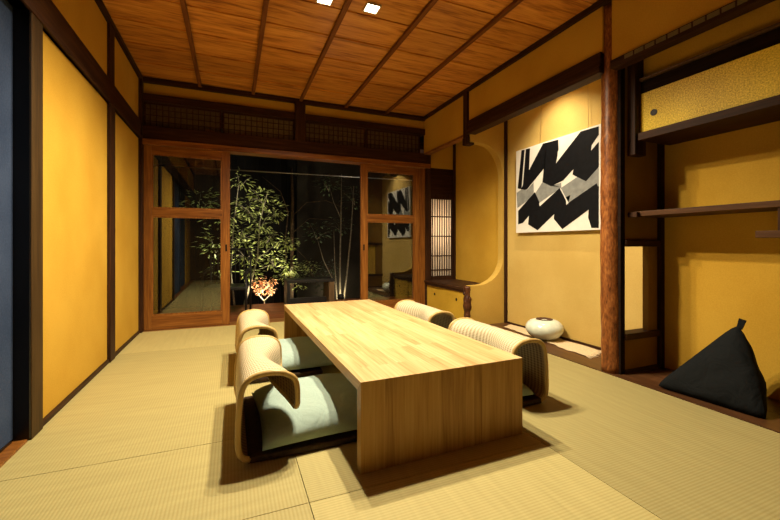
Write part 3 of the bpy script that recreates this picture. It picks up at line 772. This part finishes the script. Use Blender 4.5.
# eave with its gutter
struct(B(-3, 5, 4.6, 5.55, 2.16, 2.26).build('ceiling_eave', 'dark_x'))
struct(B(-3, -0.86, 4.56, 4.66, -0.3, 2.5).build('wall_outside_left', 'dark')); struct(B(2.9, 5, 4.56, 4.66, -0.3, 2.5).build('wall_outside_right', 'dark'))
dp = thing('drying_pole', 'thin pale pole hanging horizontally outside under the eave', 'pole')
gp = MB(); gp.tube([(-1.6, 5.5, 1.852), (3.4, 5.5, 1.905)], 0.008, 8); gp.build('pole', 'steel', dp)
for hx_, hz_ in ((-1.3, 1.856), (3.0, 1.90)): MB().tube([(hx_, 5.5, hz_), (hx_, 5.5, 2.165)], 0.006, 6).build('hanger', 'steel', dp)

def leafmesh(mb, p, dirv, L, W):
    d = dirv.normalized(); s = d.cross(Vector((random.uniform(-.4, .4), random.uniform(-.4, .4), 1))).normalized()
    nn = s.cross(d)
    a = p; b = p+d*L*0.45+s*W+nn*W*0.3; c = p+d*L; e = p+d*L*0.45-s*W+nn*W*0.3; m2 = p+d*L*0.5
    v = [mb.bm.verts.new(q) for q in (a, b, c, e, m2)]
    mb.face([v[0], v[1], v[4]]); mb.face([v[1], v[2], v[4]]); mb.face([v[4], v[2], v[3]]); mb.face([v[0], v[4], v[3]])

def plant(name, label, cat_, base, trunks, twigs, clusters, leafmat, barkmat, L=0.06):
    """trunks: lists of (point, radius); clusters: (centre, radius, count)"""
    root = thing(name, label, cat_, base)
    for tr in trunks:
        MB().tube([p for p, r in tr], [r for p, r in tr], 8).build('trunk', barkmat, root)
    if twigs or clusters:
        mb = MB(); lf = MB()
        for tw in twigs: MB().tube(tw, [0.006]*(len(tw)-1)+[0.003], 5).build('branch', barkmat, root)
        for c, r, n in clusters:
            c = Vector(c)
            for q in range(max(2, n//22)):
                a = random.uniform(0, 2*PI); e = c+Vector((math.cos(a)*r*0.9, math.sin(a)*r*0.6, random.uniform(-0.3, 0.6)*r))
                s0 = c-Vector((0, 0, r*0.5)); md = (s0+e)/2+Vector((0, 0, 0.03))
                mb.tube([s0, md, e], [0.004, 0.003, 0.0015], 4)
            for q in range(n):
                th = random.uniform(0, 2*PI); ph = math.acos(random.uniform(-1, 1)); rr = r*random.random()**0.45
                o = Vector((math.sin(ph)*math.cos(th), math.sin(ph)*math.sin(th)*0.8, math.cos(ph)*0.8))*rr
                leafmesh(lf, c+o, Vector((o.x, o.y, o.z*0.4-0.02))+Vector((random.uniform(-.06, .06), random.uniform(-.06, .06), random.uniform(-.05, .03))), L*random.uniform(0.65, 1.25), L*0.2)
        if len(mb.bm.verts): mb.build('twigs', barkmat, root)['kind'] = 'stuff'
        if len(lf.bm.verts): lf.build('foliage', leafmat, root, fix=False)
    return root
# lit leafy shrub at the left of the gap
plant('leafy_tree', 'lit leafy green tree with slanting stem left of the garden gap', 'tree', (0.12, 6.5, -0.36),
      [[((0, 0, 0), 0.022), ((0.12, 0, 0.5), 0.018), ((0.26, 0, 1.0), 0.014), ((0.30, 0.05, 1.6), 0.009), ((0.42, 0, 2.1), 0.005)],
       [((-0.06, 0.1, 0), 0.018), ((-0.14, 0.1, 0.8), 0.014), ((-0.1, 0.1, 1.5), 0.01), ((-0.02, 0.1, 2.2), 0.005)]],
      [[(0.26, 0, 1.0), (0.5, 0, 1.2), (0.8, 0, 1.28)], [(0.2, 0, 0.8), (0.45, -0.05, 0.9), (0.68, -0.1, 0.85)], [(0.3, 0.05, 1.5), (0.1, 0, 1.8), (-0.1, 0, 1.9)]],
      [((0.34, 0, 2.0), 0.20, 80), ((0.10, 0.05, 1.84), 0.24, 90), ((0.52, 0, 1.78), 0.19, 75), ((0.3, 0.05, 1.6), 0.22, 85), ((0.02, 0, 1.42), 0.26, 110),
       ((0.40, 0, 1.36), 0.20, 80), ((0.72, 0, 1.26), 0.19, 75), ((0.10, -0.1, 1.12), 0.27, 110), ((0.50, -0.05, 1.02), 0.24, 95), ((0.74, -0.1, 0.86), 0.18, 70),
       ((-0.25, 0, 1.7), 0.3, 90), ((-0.35, 0, 1.25), 0.3, 100), ((-0.3, 0, 0.85), 0.25, 60), ((0.15, -0.05, 0.80), 0.2, 50), ((-0.6, 0.1, 1.9), 0.3, 70), ((0.0, 0.1, 2.25), 0.22, 50)],
      'leaf', 'bark', 0.085)
plant('young_maple', 'small pinkish leaved young maple lit from below beside the deck', 'tree', (0.47, 6.35, -0.36),
      [[((0, 0, 0), 0.010), ((0.01, 0, 0.22), 0.008), ((0, 0, 0.36), 0.006)]],
      [[(0.0, 0, 0.34), (-0.08, 0, 0.44), (-0.14, 0, 0.56)], [(0.0, 0, 0.34), (0.08, 0, 0.42), (0.14, 0, 0.50)]],
      [((-0.09, 0, 0.62), 0.11, 75), ((0.07, 0, 0.62), 0.12, 85), ((-0.02, 0, 0.52), 0.12, 80), ((0.1, 0, 0.5), 0.08, 40)], 'leaf_red', 'bark', 0.05)
plant('vine_clad_trunk', 'straight brown tree trunk with looping bare vines in the middle of the garden', 'tree', (0.98, 6.9, -0.36),
      [[((0, 0, 0), 0.036), ((0.0, 0, 1.0), 0.032), ((0.01, 0, 2.0), 0.028), ((-0.01, 0, 2.6), 0.022)],
       [((-0.10, -0.04, 0.9), 0.007), ((-0.12, -0.05, 1.3), 0.008), ((-0.07, -0.05, 1.8), 0.008), ((-0.2, -0.05, 2.15), 0.006), ((-0.5, 0, 2.4), 0.004)],
       [((0.02, -0.05, 1.75), 0.006), ((0.25, -0.05, 1.98), 0.005), ((0.6, -0.05, 2.03), 0.004), ((0.9, 0, 1.93), 0.003)],
       [((0.02, -0.05, 1.45), 0.006), ((0.3, -0.05, 1.7), 0.004), ((0.7, -0.05, 1.68), 0.003)], [((0.02, -0.05, 1.2), 0.005), ((0.22, -0.05, 1.0), 0.004), ((0.36, 0, 0.8), 0.003)]],
      [], [((0.08, -0.15, 0.62), 0.24, 110), ((-0.12, -0.15, 0.75), 0.22, 90), ((0.3, -0.1, 0.85), 0.16, 50)], 'leaf', 'bark_dark', 0.06)
plant('slender_clump_tree', 'clump of slender pale stems lit from the ground at the right of the garden', 'tree', (1.80, 6.7, -0.36),
      [[((0, 0, 0), 0.022), ((0.0, 0, 0.9), 0.016), ((0.02, 0, 1.7), 0.012), ((0.03, 0, 2.5), 0.007)],
       [((0.05, 0.03, 0), 0.02), ((0.14, 0.03, 0.7), 0.016), ((0.22, 0.03, 1.5), 0.012), ((0.26, 0, 2.3), 0.007)],
       [((-0.04, 0, 0), 0.018), ((-0.08, 0, 0.5), 0.013), ((-0.3, 0, 0.95), 0.008), ((-0.4, 0, 1.3), 0.004)],
       [((-0.02, 0.05, 0), 0.015), ((-0.08, 0.05, 0.8), 0.010), ((-0.1, 0.05, 1.5), 0.005)], [((0.02, 0, 1.7), 0.007), ((-0.12, 0, 2.0), 0.005), ((-0.2, 0, 2.3), 0.003)]],
      [], [((-0.2, 0, 2.3), 0.26, 60), ((-0.42, 0, 1.45), 0.26, 60), ((0.0, 0, 1.6), 0.24, 50), ((0.28, 0, 2.1), 0.3, 60)], 'leaf_dark', 'bark', 0.085)
plant('dim_bush', 'dim low leafy bush behind the black garden bench', 'bush', (1.62, 7.3, -0.36),
      [[((0, 0, 0), 0.012), ((0.02, 0, 0.4), 0.008), ((0, 0, 0.7), 0.005)]], [], [((-0.15, 0, 0.7), 0.24, 100), ((0.15, 0, 0.75), 0.22, 90), ((0.0, 0, 0.45), 0.2, 60)], 'leaf_dark', 'bark_dark', 0.06)
for bx, by, sc, lb in ((0.62, 6.28, 0.5, 'low ground plant with pale upright blades beside the young maple'), (0.02, 6.3, 0.6, 'low leafy ground plant behind the dark outdoor chair')):
    mb = MB()
    for q in range(26):
        a = random.uniform(0, 2*PI); leafmesh(mb, Vector((math.cos(a)*0.05, math.sin(a)*0.05, 0.0)), Vector((math.cos(a), math.sin(a), random.uniform(0.6, 1.6))), random.uniform(0.3, 0.6)*sc, 0.02)
    o = tag(mb.build('ground_plant', 'leaf', fix=False), lb, 'plant', 'ground plants'); o.location = (bx, by, -0.36)

# black bench on the deck
t = thing('garden_bench', 'black low bench with boxed ends on the deck outside', 'bench', (1.045, 5.62, -0.03))
B(-0.335, 0.335, -0.17, 0.17, 0.36, 0.405, bev=0.004).build('seat', 'chair_dark', t)
B(0.255, 0.335, -0.17, 0.17, 0.0, 0.36, bev=0.004).build('leg', 'bench_wood', t); B(-0.335, -0.295, -0.17, 0.17, 0.0, 0.36, bev=0.004).build('leg', 'chair_dark', t)
B(-0.295, 0.255, -0.03, 0.0, 0.03, 0.13, bev=0.003).build('stretcher', 'chair_dark', t)
# dark outdoor armchair
t = thing('garden_chair', 'dark slatted outdoor armchair on the deck partly behind the left door', 'chair', (-0.05, 5.35, -0.03), -0.15)
B(-0.24, 0.24, -0.25, 0.25, 0.34, 0.375, bev=0.006).build('seat', 'chair_dark', t)
for sx in (-0.25, 0.25):
    for sy in (-0.24, 0.24): MB().tube([(sx, sy, 0.0), (sx, sy, 0.55 if sy < 0 else 0.8)], 0.014, 8).build('leg', 'chair_dark', t)
    MB().tube([(sx, -0.27, 0.54), (sx, 0.0, 0.575), (sx, 0.25, 0.56)], 0.02, 8).build('armrest', 'chair_dark', t)
mb = MB()
for q in range(9): xx = -0.22+0.055*q; mb.tube([(xx, 0.24, 0.38), (xx, 0.28, 0.84)], 0.008, 6)
mb.tube([(-0.26, 0.285, 0.84), (0.26, 0.285, 0.84)], 0.014, 8)
mb.build('backrest', 'chair_dark', t)
# ground lamp
t = thing('garden_lamp', 'small black ground lamp at the foot of the slender stems', 'lamp', (1.74, 6.42, -0.36))
MB().tube([(0, 0, 0), (0, 0, 0.28)], 0.012, 8).build('stake', 'chair_dark', t)
mb = MB(); mb.lathe([(0.02, 0.25), (0.05, 0.27), (0.062, 0.32), (0.055, 0.365), (0.045, 0.37)], (0, 0, 0), 20); mb.build('head', 'chair_dark', t)

# ------------------------------------------------------------------ lights
def spot(name, loc, target, power, colr, angle, blend=0.3, size=0.05):
    l = bpy.data.lights.new(name, 'SPOT'); l.energy = power; l.color = colr; l.spot_size = math.radians(angle); l.spot_blend = blend; l.shadow_soft_size = size
    o = bpy.data.objects.new(name, l); col.objects.link(o); o.location = loc
    o.rotation_euler = (Vector(target)-Vector(loc)).to_track_quat('-Z', 'Y').to_euler(); return o
def point(name, loc, power, colr, size=0.04):
    l = bpy.data.lights.new(name, 'POINT'); l.energy = power; l.color = colr; l.shadow_soft_size = size
    o = bpy.data.objects.new(name, l); col.objects.link(o); o.location = loc; return o
WARM = (1.0, 0.86, 0.60)
for dx, dy in ((0.915, 2.54), (0.586, 2.57), (0.905, 2.21), (0.575, 2.24)):
    spot('downlight_beam', (dx, dy, ZC-0.03), (dx, dy, 0), 142, WARM, 150, 0.7, 0.03)
spot('alcove_beam', (2.42, 2.62, 2.50), (2.62, 2.68, 0.0), 135, (1.0, 0.85, 0.62), 112, 0.95, 0.015)
point('paper_fill', (2.62, 4.80, 1.1), 26, (1.0, 0.82, 0.62), 0.1)  # unseen lamp added outside to brighten the shoji paper
spot('leaf_fill', (0.35, 5.50, 2.10), (0.20, 6.5, 1.55), 85, (1.0, 0.93, 0.66), 62, 0.8, 0.04)  # unseen spot added below the eave to brighten the upper leaves
spot('garden_uplight', (0.50, 6.12, -0.25), (0.14, 6.5, 2.0), 330, (1.0, 0.92, 0.62), 90, 0.7, 0.03)
spot('garden_uplight', (1.05, 6.5, -0.3), (1.0, 6.85, 0.8), 22, (1.0, 0.92, 0.66), 90, 0.7, 0.03)
spot('maple_light', (0.50, 6.10, -0.3), (0.47, 6.4, 0.3), 45, (1.0, 0.85, 0.6), 80, 0.5, 0.03)
point('stem_light', (1.84, 6.58, -0.05), 4, (1.0, 0.85, 0.55), 0.03)
point('wall_light', (1.90, 7.52, -0.08), 5, (1.0, 0.85, 0.55), 0.03)

w = bpy.data.worlds.new('night'); scene.world = w; w.use_nodes = True
w.node_tree.nodes['Background'].inputs[0].default_value = (0.004, 0.006, 0.012, 1); w.node_tree.nodes['Background'].inputs[1].default_value = 0.3

# ------------------------------------------------------------------ camera
cam = bpy.data.cameras.new('camera'); co = bpy.data.objects.new('camera', cam); col.objects.link(co); scene.camera = co
cam.sensor_fit = 'HORIZONTAL'; cam.sensor_width = 36.0; cam.lens = 381.0/780*36
cam.shift_y = -16.0/780; cam.clip_start = 0.02
co.location = (0, 0, CAMH); co.rotation_euler = (PI/2, 0, -math.atan2(158.0, 381.0))

scene.view_settings.view_transform = 'Standard'
scene.view_settings.look = 'None'
scene.view_settings.exposure = 0.0
scene.cycles.max_bounces = 10; scene.cycles.diffuse_bounces = 6; scene.cycles.transparent_max_bounces = 16
scene.cycles.sample_clamp_indirect = 6.0
